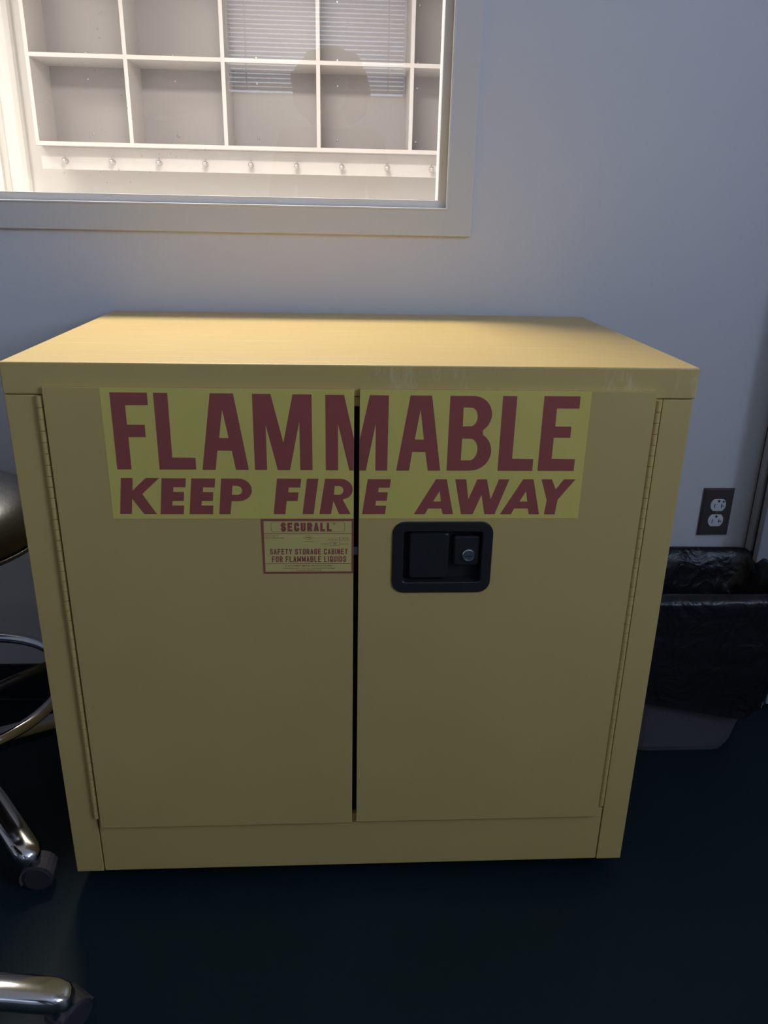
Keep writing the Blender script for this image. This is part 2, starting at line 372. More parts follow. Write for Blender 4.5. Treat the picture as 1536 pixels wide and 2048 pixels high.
# room beyond: white door with casing at the left of its far wall
d2 = thing('door_2', (kp((-.93,0,0)).x, YF-.02, 0), 'bright white door with rounded casing left of the cubby shelf', kind='structure')
b = B(); P = [(-.928, 2.64), (-.928, 2.612), (-.918, 2.598), (-.90, 2.594), (-.868, 2.598), (-.850, 2.608), (-.842, 2.62), (-.842, 2.64)]
loft(b, [[(x, y, z) for x, y in P] for z in (0, 2.5)]); kobj('door_casing', b, 'door_white', d2)
b = B(); box(b, -.955, -.928, 2.622, 2.64, 0, 2.5); kobj('door_stop', b, 'trim', d2)
b = B(); box(b, -1.9, -.955, 2.60, 2.64, .01, 2.45); kobj('door_leaf', b, 'door_white', d2, bevel=.003)

# windows of daylight
w2 = thing('window_2', (.335, YB, BZ0), 'high window behind the camera, seen only as a reflection', kind='structure')
b = B(); frame_ring(b, BX0-.05, BX1+.05, BZ0-.05, BZ1+.05, BX0, BX1, BZ0, BZ1, YB, YB+.02); obj('casing', b, 'trim', w2, bevel=.002)
b = B(); box(b, BX0-.03, BX1+.03, YB-.02, YB+.05, BZ0-.015, BZ0+.006); obj('window_sill', b, 'trim', w2, bevel=.002)
b = B(); box(b, BX0, BX1, YB-.15, YB-.144, BZ0, BZ1); obj('glass_pane', b, 'glass', w2)
w3 = thing('window_3', (XR, -2.2, 1.6), 'daylight window in the right wall, out of frame', kind='structure')
b = B(); yslab(b, -3.05, -1.35, 1.55, 3.05, -3.0, -1.4, 1.6, 3.0, XR-.02, XR); obj('casing', b, 'trim', w3, bevel=.002)
b = B(); box(b, XR+.14, XR+.146, -3.0, -1.4, 1.6, 3.0); obj('glass_pane', b, 'glass', w3)

# venetian blind on the high window
bl = thing('window_blind', (.335, -4.3, 2.10), 'white slatted blind on the high window behind the camera, seen mirrored in the glass', 'window blind')
bx0, bx1, by = -.348, 1.019, -4.385
first = None
nsl = 29
for i in range(nsl):
    z = 2.195+.0305*i
    if first is None:
        b = B(); h = .0145; a = radians(40)
        pr = [(-h*cos(a), -h*sin(a)), (0, .0022), (h*cos(a), h*sin(a)), (h*cos(a), h*sin(a)-.0008), (0, .0012), (-h*cos(a), -h*sin(a)-.0008)]
        loft(b, [[(x, by+p, z+q) for p, q in pr] for x in (bx0, bx1)])
        first = obj('slat', b, 'slat', bl, origin=(.335, by, z))
    else: dup(first, bl, (.335, by, z))
b = B(); box(b, bx0, bx1, by-.016, by+.016, 2.155, 2.177); obj('bottom_rail', b, 'slat', bl, bevel=.003)
b = B(); box(b, bx0, bx1, by-.022, by+.022, 3.09, 3.14); obj('head_rail', b, 'slat', bl, bevel=.003)
for cx in (-.2111, .8939):
    b = B(); tube(b, [(cx, by+.018, 2.16), (cx, by+.018, 3.1)], .0055, 6); obj('ladder_cord', b, 'cord', bl)

# ceiling lamp of the room beyond, plus the unseen one added for the white door
for k, (lx, ly) in enumerate(LAMP_BEYOND):
    t = thing('ceiling_lamp', (lx, ly, H), ['ceiling lamp of the lit room beyond, nearer the white door', 'unseen ceiling lamp added beyond the glass to brighten the white door'][k], 'lamp', 'lamps of the room beyond')
    b = B(); frame_ring(b, -.60, .60, -.33, .33, -.56, .56, -.29, .29, 0, .12)
    for v in b.verts: v.co = Vector((lx+v.co.x, ly+v.co.z, H-.18+v.co.y))
    obj('lamp_frame', b, 'door_white', t)
    b = B(); box(b, lx-.56, lx+.56, ly-.29, ly+.29, H-.10, H-.09); obj('lamp_diffuser', b, 'lamp', t)
    b = B(); box(b, lx-.3, lx+.3, ly-.15, ly+.15, H-.09, H-.0005); obj('lamp_housing', b, 'door_white', t)

# ------------------------------------------------------------------ the cabinet
CW, CD = 1.092, .6603; Z0, ZT = .05, 1.0561
cab = thing('safety_cabinet', (CW/2, CD/2, 0), 'large yellow metal two-door flammables cabinet with red lettering and scratched top', 'cabinet')
def cpart(name, bm, m='yellow', **k): return obj(name, bm, m, cab, **k)
# lid: pressed top with folded apron on all four sides
b = B(); box(b, -.003, CW+.003, -.0015, CD, 1.0055, ZT); cpart('top_panel', b, 'yellow_top', bevel=.0032, seg=3)
for sx, nm in ((0, 'left'), (1, 'right')):
    b = B()
    x0, x1 = ((-.0015, .0505) if sx == 0 else (1.0415, 1.0915))
    box(b, x0, x1, 0, .03, Z0-.001, 1.0045)                       # front flange (the post)
    xs = (-.0015, .012) if sx == 0 else (1.078, 1.0915)
    box(b, xs[0], xs[1], .0295, CD-.006, Z0, 1.0045)              # side sheet
    cpart('side_panel', b, 'yellow', bevel=.0014)
b = B(); box(b, 0, CW, CD-.012, CD-.001, Z0, 1.0045); cpart('back_panel', b)
b = B(); box(b, .0525, 1.0400, .001, .03, Z0-.0005, .1775); cpart('kick_panel', b, bevel=.0014)
b = B(); box(b, .013, 1.077, .031, CD-.013, Z0+.001, .066); cpart('bottom_panel', b)
b = B(); box(b, .0500, 1.0410, .0005, .028, .990, 1.0045); cpart('header_rail', b)
b = B(); box(b, .030, 1.060, .012, .030, .17, .999); cpart('gap_shade_sheet', b, 'inner_shade')  # dark sheet added behind the doors for the shade in their gap
fo = None
for fx in (.09, 1.0):
    for fy in (.1, .57):
        if fo is None:
            b = B(); lathe(b, [(.030, 0), (.032, .004), (.030, .014), (.014, .02), (.014, .0505)], (fx, fy, 0), 20); fo = cpart('foot', b, 'foot', origin=(fx, fy, 0))
        else: dup(fo, cab, (fx, fy, 0))
# piano hinges: leaf with 44 knuckles each
def hinge(xc, zt, zb, sgn):
    b = B(); box(b, xc-.0045, xc+.0045, -.0025, .002, zb, zt); h = cpart('piano_hinge', b, 'yellow')
    n = 44; p = (zt-zb)/n; kn = None
    for i in range(n):
        z = zb+p*i
        if kn is None:
            b = B(); g = .00042
            tube(b, [(xc, -.0026, z+g), (xc, -.0026, z+p-g)], .0053, 28)
            kn = obj('hinge_knuckle', b, 'yellow', h, origin=(xc, -.0026, z))
            
        else:
            q = dup(kn, h, (xc, -.0026+(.00025 if i % 2 else 0), z))
    return h
hinge(.0515, 1.0045, .184, 1); hinge(1.0335, 1.0035, .189, -1)
DY = -.0095                                                        # door face plane
b = B(); box(b, .0592, .5405, DY, -.0008, .1640, 1.0193); dl = cpart('door', b, 'yellow', bevel=.0013)
b = B(); hole_slab(b, .5490, 1.0268, .1655, 1.0190, .615, .769, .674, .788, DY, -.0008); dr = cpart('door', b, 'yellow', bevel=.0013)
b = B(); box(b, .5375, .5525, -.0006, .0008, .166, .178); cpart('strike_tab', b, 'yellow')
b = B(); box(b, .5405, .5475, -.0045, -.0005, .7335, .7485); cpart('latch_bolt', b, 'lock')
# slot beside each hinge is a real gap, with the dark shade sheet behind it

# warning sticker, left half and right half (one print, cut at the door gap)
def arc(cx, cz, rx, rz, a0, a1, n=12):
    return [(cx+rx*cos(radians(a0+(a1-a0)*k/n)), cz+rz*sin(radians(a0+(a1-a0)*k/n))) for k in range(n+1)]
T = .8862; U = 1.0110
left_letters = [
 [(.1617, 1.0118), (.2190, 1.0117), (.2190, .9918), (.1840, .9916), (.1840, .9605), (.2114, .9603), (.2114, .9403), (.1843, .9403), (.1843, .8868), (.1617, .8868)],
 [(.2283, 1.0116), (.2502, 1.0114), (.2502, .9070), (.2868, .9066), (.2868, .8867), (.2286, .8866)],
 [(.3153, 1.0114), (.3513, 1.0114), (.3709, T), (.3502, T), (.3450, .9184), (.3222, .9187), (.3176, T), (.2967, T)], [(.3331, .9857), (.3261, .9395), (.3410, .9393)],
 [(.3806, 1.0111), (.4093, 1.0110), (.4274, .9323), (.4436, 1.0108), (.4734, 1.0107), (.4734, .8861), (.4535, .8861), (.4535, .9670), (.4370, .8861), (.4173, .8861), (.4002, .9616), (.4002, .8862), (.3806, .8862)],
 [(.4949, 1.0103), (.5244, 1.0102), (.5403, .9390), (.5403, .8857), (.5332, .8857), (.5148, .9631), (.5148, .8859), (.4949, .8859)],
 [(.1659, .8723), (.1845, .8723), (.1823, .8508), (.2050, .8723), (.2265, .8723), (.1974, .8449), (.2181, .8101), (.1977, .8101), (.1805, .8369), (.1777, .8104), (.1588, .8104)],
 [(.2304, .8720), (.2691, .8719), (.2673, .8565), (.2481, .8567), (.2472, .8487), (.2648, .8486), (.2631, .8330), (.2451, .8331), (.2440, .8251), (.2633, .8249), (.2615, .8098), (.2239, .8099)],
 [(.2777, .8718), (.3160, .8717), (.3143, .8562), (.2958, .8566), (.2948, .8485), (.3118, .8484), (.3101, .8329), (.2925, .8331), (.2913, .8251), (.3106, .8249), (.3090, .8098), (.2710, .8098)],
 [(.3255, .8717)]+arc(.3530, .8522, .0212, .0195, 90, -72)+[(.3562, .8329), (.3407, .8325), (.3376, .8098), (.3193, .8098)],
 [(.3432, .8596)]+arc(.3500, .8514, .0085, .0079, 80, -85, 8)+[(.3415, .8437)],
 [(.4155, .8718), (.4549, .8716), (.4530, .8562), (.4342, .8564), (.4331, .8482), (.4502, .8479), (.4480, .8330), (.4305, .8330), (.4273, .8097), (.4083, .8098)],
 [(.4641, .8716), (.4827, .8716), (.4742, .8098), (.4558, .8098)],
 [(.4936, .8716)]+arc(.5180, .8530, .0207, .0185, 88, -48)+[(.5222, .8352), (.5355, .8098), (.5163, .8098), (.5070, .8330), (.5029, .8098), (.4837, .8098)],
 [(.5093, .8593)]+arc(.5155, .8515, .0080, .0077, 80, -85, 8)+[(.5080, .8440)],
]
right_letters = [
 [(.5493, .9370), (.5650, 1.0104), (.5951, 1.0101), (.5947, .8857), (.5753, .8857), (.5751, .9648), (.5598, .8857), (.5493, .8857)],
 [(.6293, 1.0103), (.6635, 1.0103), (.6817, .8858), (.6612, .8858), (.6562, .9175), (.6348, .9176), (.6304, .8858), (.6094, .8858)], [(.6461, .9874), (.6382, .9385), (.6530, .9383)],
 [(.6926, 1.0103), (.7300, 1.0103)]+arc(.7300, .9795, .0312, .0308, 85, -55)+arc(.7310, .9190, .0328, .0330, 58, -90)+[(.6921, .8859)],
 [(.7146, .9914)]+arc(.7270, .9760, .0112, .0154, 80, -80, 8)+[(.7150, .9606)], [(.7150, .9403)]+arc(.7285, .9219, .0125, .0184, 80, -80, 8)+[(.7148, .9035)],
 [(.7768, 1.0106), (.7997, 1.0105), (.7992, .9066), (.8343, .9060), (.8343, .8859), (.7764, .8858)],
 [(.8433, 1.0109), (.9019, 1.0108), (.9019, .9908), (.8655, .9908), (.8655, .9612), (.8920, .9610), (.8920, .9422), (.8649, .9423), (.8648, .9066), (.9036, .9061), (.9034, .8858), (.8429, .8859)],
 [(.5632, .8710), (.6013, .8709), (.5995, .8562), (.5817, .8564), (.5804, .8484), (.5967, .8482), (.5949, .8332), (.5776, .8334), (.5762, .8249), (.5943, .8246), (.5926, .8097), (.5545, .8097)],
 [(.6755, .8712), (.6934, .8709), (.7066, .8095), (.6893, .8095), (.6866, .8196), (.6643, .8196), (.6592, .8095), (.6408, .8095)], [(.6825, .8504), (.6722, .8322), (.6852, .8322)],
 [(.7074, .8710), (.7256, .8710), (.7309, .8358), (.7441, .8710), (.7601, .8711), (.7683, .8358), (.7800, .8711), (.7975, .8711), (.7768, .8094), (.7594, .8094), (.7527, .8440), (.7397, .8094), (.7201, .8094)],
 [(.8205, .8712), (.8378, .8712), (.8525, .8092), (.8347, .8092), (.8324, .8196), (.8093, .8196), (.8045, .8092), (.7858, .8093)], [(.8270, .8505), (.8173, .8321), (.8305, .8321)],
 [(.8512, .8712), (.8687, .8712), (.8766, .8535), (.8888, .8713), (.9084, .8713), (.8817, .8352), (.8792, .8090), (.8608, .8090), (.8632, .8346)],
]
ys, yl = DY-.0004, DY-.00055
b = B(); b_ = box(b, .1468, .5402, ys, DY+.0001, .8021, 1.0185, 0); fill(b, left_letters, yl, 1)
s1 = obj('warning_sticker', b, ['sticker', 'red'], dl); s1['label'] = 'yellow sticker with red letters FLAMM over KEEP FIR'
b = B(); box(b, .5495, .9197, ys, DY+.0001, .8022, 1.0183, 0); fill(b, right_letters, yl, 1)
s2 = obj('warning_sticker', b, ['sticker', 'red'], dr); s2['label'] = 'yellow sticker with red letters MABLE over E AWAY'

# maker's label under it
b = B(); box(b, .3870, .5402, ys, DY+.0001, .7010, .8013, 0)
outer = [(.3870, .8013), (.5402, .8013), (.5402, .7012), (.3878, .7010)]; inner = [(.3911, .7973), (.5372, .7973), (.5372, .7049), (.3914, .7049)]
fill(b, [outer, inner], yl, 1)
quad(b, .3911, .5372, .7745, .7755, yl, 1); quad(b, .3913, .5372, .7197, .7207, yl, 1)
outline(b, rrect(.4030, .5258, .7777, .7962, .004, 4), .0005, yl, 1)
block(b, 'SECURALL', .4195, .5042, .7790, .7945, yl, .0038, 1)
text(b, '\u00ae', .5060, .5100, .7905, .7948, yl, 1, .01)
text(b, 'NFPA CODE 30', .3933, .4152, .7698, .7718, yl, 1); text(b, 'OSHA REGULATIONS', .3933, .4236, .7660, .7681, yl, 1)
outline(b, [(.4556, .7676), (.4648, .7722), (.4743, .7676), (.4648, .7630)], .0006, yl, 1)
text(b, 'FM', .4618, .4680, .7664, .7688, yl, 1, .02); text(b, 'APPROVED', .4566, .4739, .7596, .7609, yl, 1)
text(b, 'MODEL NO.', .4982, .5142, .7628, .7645, yl, 1); outline(b, rrect(.5161, .5323, .7614, .7676, .001, 3), .0004, yl, 1); text(b, 'L F24', .5180, .5300, .7634, .7656, yl, 1)
text(b, 'CAPACITY', .4853, .5003, .7549, .7567, yl, 1); outline(b, rrect(.5013, .5172, .7524, .7592, .0008, 3), .0004, yl, 1)
text(b, '24', .5065, .5112, .7545, .7572, yl, 1, .02); text(b, 'GALLONS', .5182, .5320, .7549, .7567, yl, 1)
block(b, 'SAFETY STORAGE CABINET', .4000, .5308, .7369, .7472, yl, .00175, 1); block(b, 'FOR FLAMMABLE LIQUIDS', .4030, .5280, .7228, .7337, yl, .00175, 1)
text(b, 'A & A SHEET METAL PRODUCTS, INC.', .4250, .5056, .7144, .7172, yl, 1, .02)
text(b, 'Manufacturers of Safety Cabinets and Buildings', .4213, .5090, .7097, .7124, yl, 1, 0, .2)
text(b, 'LAPORTE, INDIANA 46350', .4440, .4863, .7063, .7082, yl, 1)
ml = obj('maker_label', b, ['label', 'red'], dl); ml['label'] = 'small yellow label with red border and red print'

# recessed black latch handle with key lock
def xz(P, y): return [(a, y, c) for a, c in P]
b = B()
Rr = [xz(rrect(.6063, .7770, .6645, .7962, .0215), DY+.0005), xz(rrect(.6063, .7770, .6645, .7962, .0215), DY-.0022),
      xz(rrect(.6075, .7758, .6657, .7950, .0205), DY-.0034), xz(rrect(.6235, .7605, .6830, .7800, .006), DY-.0034),
      xz(rrect(.6250, .7590, .6845, .7785, .005), DY-.0022), xz(rrect(.6265, .7575, .6860, .7770, .005), .009)]
loft(b, Rr, (False, True)); hp = obj('handle_bezel', b, 'plastic', dr); hp['label'] = 'black plastic recessed latch handle'
b = B(); loft(b, [xz(rrect(.6345, .7035, .6880, .7740, .008), .010), xz(rrect(.6345, .7035, .6880, .7740, .008), -.003), xz(rrect(.6375, .7005, .6910, .7710, .006), -.006)], (True, True))
obj('latch_paddle', b, 'plastic', dr, smooth=False)
b = B(); loft(b, [xz(rrect(.7120, .7570, .7130, .7670, .004), .010), xz(rrect(.7120, .7570, .7130, .7670, .004), -.004), xz(rrect(.7145, .7545, .7155, .7645, .003), -.0065)], (True, True))
obj('lock_housing', b, 'plastic', dr)
b = B(); lathe(b, [(.0115, -.004), (.0115, -.0088), (.0100, -.0105), (.0086, -.0105), (.0082, -.0098), (.0001, -.0098)], (.7375, 0, .7328), 32, 'y')
box(b, .7318, .7432, -.0105, -.0097, .7312, .7326, 1)
kl = obj('key_lock', b, ['lock', 'slot'], dr); kl['label'] = 'round chrome key lock'

# ------------------------------------------------------------------ electrical outlet
ot = thing('electrical_outlet', (1.5085, WY0, .556), 'dark-plated double electrical outlet on the wall right of the cabinet', 'outlet')
b = B(); loft(b, [xz(rrect(1.4685, 1.5500, .4898, .6215, .0005, 1), WY0-.0005), xz(rrect(1.4685, 1.5500, .4898, .6215, .0005, 1), .668), xz(rrect(1.4720, 1.5465, .4933, .6180, .0005, 1), .6625)], (True, True)); obj('cover_plate', b, 'plate', ot)
def recept(zc, extra):
    b = B(); r = .0205
    P = [(1.5092+max(-.0205, min(.0205, r*1.0*cos(a))), zc+max(-.0168, min(.0168, r*sin(a)))) for a in [2*pi*k/40 for k in range(40)]]
    loft(b, [xz(P, .6640), xz(P, .6612), xz([(1.5092+(x-1.5092)*.95, zc+(z-zc)*.95) for x, z in P], .6604)], (True, True))
    e = .6599
    box(b, 1.4990, 1.5006, e, .661, zc-.0075, zc+.0035, 1)
    box(b, 1.5170, 1.5186, e, .661, zc-.0075, zc+.0045, 1); box(b, 1.5184, 1.5246, e, .661, zc-.0030, zc-.0010, 1)
    lathe(b, [(.0031, -.0005), (.0031, .0012)], (1.5092, .6600, zc+.0115), 14, 'y', 1)
    box(b, 1.5045, 1.5135, .6596, .661, zc-.0065, zc+.0035, 0)
    if extra: lathe(b, [(.0026, -.0005), (.0026, .0012)], (1.5212, .6600, zc+.0100), 14, 'y', 1)
    return obj('receptacle', b, ['recept', 'slot'], ot)
recept(.5770, True); recept(.5340, False)
b = B(); lathe(b, [(.0032, -.0012), (.0032, .001)], (1.5092, .6628, .5560), 14, 'y'); box(b, 1.5064, 1.5120, .6612, .663, .5556, .5564, 1); obj('screw', b, ['screw', 'slot'], ot)

# ------------------------------------------------------------------ trash can and its liner
tcx, tcy = 1.418, .507
tc_ = thing('trash_can', (tcx, tcy, 0), 'grey rectangular trash can on the floor right of the cabinet', 'trash can')
def rr3(cx, cy, hx, hy, r, z, n=8): return [(a, c, z) for a, c in rrect(cx-hx, cx+hx, cy-hy, cy+hy, r, n)]
b = B()
loft(b, [rr3(tcx-.03, tcy, .125, .090, .05, .003), rr3(tcx-.03, tcy, .137, .102, .055, .0), rr3(tcx-.03, tcy, .140, .105, .055, .012), rr3(tcx-.03, tcy, .1425, .1065, .055, .014),
         rr3(tcx, tcy, .195, .138, .05, .425), rr3(tcx, tcy, .203, .143, .05, .425), rr3(tcx, tcy, .203, .143, .05, .437), rr3(tcx, tcy, .188, .131, .045, .437), rr3(tcx-.012, tcy, .132, .098, .05, .02)], (True, True))
obj('can_body', b, 'can', tc_, smooth=False, bevel=.0)
# liner: folded over the rim, hanging in crumpled folds
n = 120; b = B(); rows = []
def base_ring(hx, hy, r):
    P = rrect(tcx-hx, tcx+hx, tcy-hy, tcy+hy, r, n//4-1); return P
hemx = [(1.15, .24), (1.257, .180), (1.337, .125), (1.446, .030), (1.51, .034), (1.56, .11), (1.66, .2)]
def hem(x, y):
    for (a, p), (c, q) in zip(hemx, hemx[1:]):
        if x <= c: z = p+(q-p)*(max(x, a)-a)/(c-a); break
    else: z = .2
    if y > tcy-.05: z += min(.12, (y-tcy+.05)*.5)
    return z
steps = []
for i in range(26):
    steps.append(('o', i/25))
for i in range(1, 5): steps.append(('r', i/5))
for i in range(24): steps.append(('i', i/23))
def can_h(z): t = z/.437; return .143+t*.06, .1065+t*.0365
for kind, t in steps:
    row = []
    for k in range(n):
        if kind == 'o':
            P0 = base_ring(.2, .14, .05)[k]; hz = hem(*P0); z = hz+(.452-hz)*t
            hx, hy = can_h(max(.1, z)); off = .012+.012*(1-t)
            X, Y = base_ring(hx+off, hy+off, .055)[k]; X -= .045*(1-z/.45)
            q = Vector((X*9, Y*9, z*5)); nz = noise.noise(q)*.018+abs(noise.noise(q*2.3))*.014*(1-.5*t)+noise.noise(q*5)*.004
            nz = max(nz+.004, -.004)
            d = Vector((X-tcx, Y-tcy)).normalized(); amp = min(1, .35+(1-t)*1.2) if t < .97 else .35
            X += d.x*nz*amp; Y += d.y*nz*amp
            Y = min(Y, .651); X = max(X, 1.100)
            if t < .04: z += noise.noise(Vector((X*30, Y*30, 2)))*.008
        elif kind == 'r':
            a = pi*t; hx, hy = .203, .143; off = .011*cos(a)
            X, Y = base_ring(hx-.006+off, hy-.006+off, .05)[k]; z = .452+.012*sin(a)+noise.noise(Vector((X*14, Y*14, 0)))*.010
            Y = min(Y, .651)
        else:
            z = .447-.42*t; hx, hy = can_h(z); off = -.030-.03*t*(1-t)
            X, Y = base_ring(hx+off+.003, hy+off+.003, .045)[k]
            q = Vector((X*10, Y*10, z*7+3)); d = Vector((X-tcx, Y-tcy)).normalized()
            nz = (abs(noise.noise(q))*.035+abs(noise.noise(q*2.5))*.014)*min(1, t*6)
            X -= d.x*nz; Y -= d.y*nz
        row.append((X, Y, z))
    rows.append(row)
loft(b, rows, (False, True))
for f in b.faces: f.smooth = False
lo = obj('trash_liner', b, 'bag', None, origin=(tcx, tcy, .02)); tag(lo, 'black plastic bag lining the grey trash can, folded crumpled over its rim', 'trash bag')
for p in lo.data.polygons: p.use_smooth = True

# ------------------------------------------------------------------ swivel stools with chrome star bases
def stool(cx, cy, a0, name, label, L=.335):
    t = thing(name, (cx, cy, 0), label, 'stool', 'lab stools on casters')
    b = B(); tube(b, [(cx, cy, .10), (cx, cy, .40)], .032, 24); tube(b, [(cx, cy, .40), (cx, cy, .62)], .018, 20); tube(b, [(cx, cy, .09), (cx, cy, .185)], [.046, .04], 24)
    obj('column', b, 'chrome', t, smooth=True)
    ql = L-.335
    for i in range(4):
        a = a0+pi*i/2; u = Vector((cos(a), sin(a), 0)); s = Vector((-sin(a), cos(a), 0)); rings = []
        for q, wdt, zt, hgt in ((.03, .026, .165, .05), (.10, .027, .157, .046), (.2, .0275, .138, .042), (.27, .0275, .120, .040), (.305, .0275, .110, .040), (.327, .026, .104, .039), (.341, .020, .097, .033), (.348, .010, .088, .020)):
            c = Vector((cx, cy, 0))+u*(q+ql*q/.348); R = []
            for k in range(16):
                th = 2*pi*k/16; yy = cos(th); zz = sin(th)
                yy = math.copysign(abs(yy)**.65, yy); zz = math.copysign(abs(zz)**.65, zz)
                R.append(c+s*(yy*wdt)+Vector((0, 0, zt-hgt/2+zz*hgt/2)))
            rings.append(R)
        b = B(); loft(b, rings); leg = obj('leg', b, 'chrome', t, smooth=True)
        tip = Vector((cx, cy, 0))+u*(.322+ql)
        # caster: stem, hood, two wheels swivelled a little
        ca = a+[.9, -.7, 2.2, 1.4, -1.9][i]; cu = Vector((cos(ca), sin(ca), 0)); cs = Vector((-sin(ca), cos(ca), 0)); wc = tip+cu*.018+Vector((0, 0, .031))
        b = B(); tube(b, [tip+Vector((0, 0, .078)), tip+Vector((0, 0, .045))], .014, 14)
        obj('caster_stem', b, 'chrome', leg)
        b = B()
        R = []
        for k in range(11):
            th = radians(-20+180*k/10); R.append((cos(th)*.034, sin(th)*.034))
        R2 = [(x*.90, z*.90) for x, z in R][::-1]
        loft(b, [[wc+cu*(-x)+Vector((0, 0, z))+cs*w_ for x, z in R+R2] for w_ in (-.022, -.019, .019, .022)], (True, True)); obj('caster_hood', b, 'hood', leg)
        b = B()
        for w0 in (-.0215, .0035):
            rg = []
            for r_, h_ in ((.006, 0), (.024, 0), (.0302, .004), (.0302, .014), (.024, .018), (.006, .018)):
                rg.append([wc+cu*(r_*cos(2*pi*k/24))+Vector((0, 0, r_*sin(2*pi*k/24)))+cs*(w0+h_) for k in range(24)])
            loft(b, rg)
        obj('caster_wheel', b, 'wheel', leg, smooth=False)
    # foot ring with spokes
    b = B(); tube(b, [(cx+.24*cos(2*pi*k/64), cy+.24*sin(2*pi*k/64), .30) for k in range(64)], .0125, 12, closed=True); obj('foot_ring', b, 'chrome', t, smooth=True)
    for i in range(4):
        a = a0+radians(80)+i*pi/2
        b = B(); tube(b, [(cx+.03*cos(a), cy+.03*sin(a), .268), (cx+.14*cos(a), cy+.14*sin(a), .285), (cx+.232*cos(a), cy+.232*sin(a), .298)], .0105, 10); obj('ring_spoke', b, 'ring', t, smooth=True)
    b = B(); tube(b, [(cx, cy, .245), (cx, cy, .295)], .038, 24); obj('ring_collar', b, 'ring', t, smooth=True)
    # padded round seat on a steel pan
    b = B(); lathe(b, [(.02, .615), (.15, .620), (.20, .634), (.205, .646)], (cx, cy, 0), 40); obj('seat_pan', b, 'ring', t)
    b = B(); lathe(b, [(.06, .642), (.225, .644), (.243, .656), (.250, .674), (.249, .698), (.240, .720), (.222, .738), (.190, .754), (.12, .769), (.02, .774)], (cx, cy, 0), 56)
    obj('seat', b, 'vinyl', t, smooth=True)
    b = B(); tube(b, [(cx+.249*cos(2*pi*k/56), cy+.249*sin(2*pi*k/56), .660) for k in range(56)], .0045, 8, closed=True); obj('seat_piping', b, 'vinyl', t, smooth=True)
    return t
stool(-.325, .250, radians(-46), 'swivel_stool', 'black padded swivel stool with foot ring, left of the cabinet')
stool(-.325, -.315, radians(3), 'swivel_stool', 'swivel stool nearest the camera, only its worn chrome leg in the bottom left corner', .398)

# ------------------------------------------------------------------ cubby shelf with hook rail (room beyond)
cu_ = thing('cubby_shelf', kp((.235, 2.52, 1.51)), 'wall-hung pale laminate cubby shelf with hook rail, behind the glass', 'shelf')
y0, y1 = 2.40, 2.63
cols = [-.7205, -.3385, .0470, .4290, .8115, 1.194]; tt = .0078
zb, zm, ztp = 1.518, 1.8385, 2.160; th = .0078
b = B(); box(b, cols[0]-tt, cols[-1]+tt, y1, 2.64, zb-th, ztp+.33+th); kobj('back_panel', b, 'cubby_back', cu_); bpn = [o for o in C.objects if o.name.startswith('back_panel')][-1]
for k, x in enumerate(cols):
    b = B(); box(b, x-tt, x+tt, y0, y1, zb+th*.2, ztp+.33); kobj('side_panel' if k in (0, 5) else 'divider', b, 'cubby', cu_, bevel=.0008)
for z in (zb, zm, ztp, ztp+.33):
    b = B(); box(b, cols[0]-tt, cols[-1]+tt, y0-.0006, y1, z-th, z+th); kobj('shelf_board', b, 'cubby', cu_, bevel=.0008)
b = B(); box(b, -.737, cols[-1], 2.470, 2.485, 1.4232, 1.5098); rail = kobj('hook_rail', b, 'cubby', cu_, bevel=.001)
sx0 = [-.556, -.190, .160, .5060, .8525]; sc1 = None
for x in sx0:
    for z in (1.788, 1.574, 2.10, 1.885):
        if sc1 is None:
            b = B(); lathe(b, [(.0055, 0), (.0055, -.0018), (.003, -.0030)], (x, y1, z), 12, 'y'); sc1 = kobj('screw', b, 'screw', cu_, origin=(x, y1, z))
        else: dup(sc1, cu_, kp((x, y1, z)))
hk = None
y0 = 2.470
for x in (-.6114, -.4209, -.2298, -.0401, .1480, .3370, .5250, .7150, .9028, 1.092):
    x = .5186+(x-.5186)*1.0192; c = (x, y0, 1.4553)
    if hk is None:
        b = B(); lathe(b, [(.010, .001), (.010, -.003), (.0045, -.005), (.0040, -.022), (.0075, -.025), (.0115, -.031), (.0120, -.036), (.0095, -.042), (.004, -.045)], c, 18, 'y')
        tube(b, [(x, y0-.002, 1.4553), (x-.001, y0-.012, 1.467), (x-.001, y0-.018, 1.473)], [.004, .0035, .003], 8)
        hk = kobj('coat_hook', b, 'knob', rail, origin=c, smooth=True)
    else: dup(hk, rail, kp(c))

# ------------------------------------------------------------------ the person holding the phone, standing behind the camera, mirrored in the glass
PX, PY = .475, -1.62
per = thing('person', (PX, PY, 0), 'person in dark clothes with full dark hair photographing, seen as a faint reflection', 'person')
def skin(name, joints, edges, m, parent=None, root=0, sub=2):
    me = bpy.data.meshes.new(name); org = Vector((PX, PY, 0))
    me.from_pydata([(Vector(j[:3])-org)*S for j in joints], edges, []); me.materials.append(M[m])
    o = bpy.data.objects.new(name, me); C.objects.link(o); ORG[o.name] = org
    if parent: o.parent = parent
    md = o.modifiers.new('k', 'SKIN'); md.use_smooth_shade = True
    for i, j in enumerate(joints):
        r = j[3]*S; ry = (j[4] if len(j) > 4 else j[3])*S
        me.skin_vertices[0].data[i].radius = (r, ry); me.skin_vertices[0].data[i].use_root = (i == root)
    s = o.modifiers.new('s', 'SUBSURF'); s.levels = s.render_levels = sub
    return o
def pb(x, y, z, *r): return (PX+x, PY+y, z, *r)
J = [pb(0, 0, 1.08, .13, .09), pb(0, 0, 1.25, .125, .085), pb(0, .0, 1.42, .145, .095), pb(0, 0, 1.58, .135, .082), pb(0, .01, 1.68, .065), pb(0, .02, 1.76, .060)]
E = [(0, 1), (1, 2), (2, 3), (3, 4), (4, 5)]
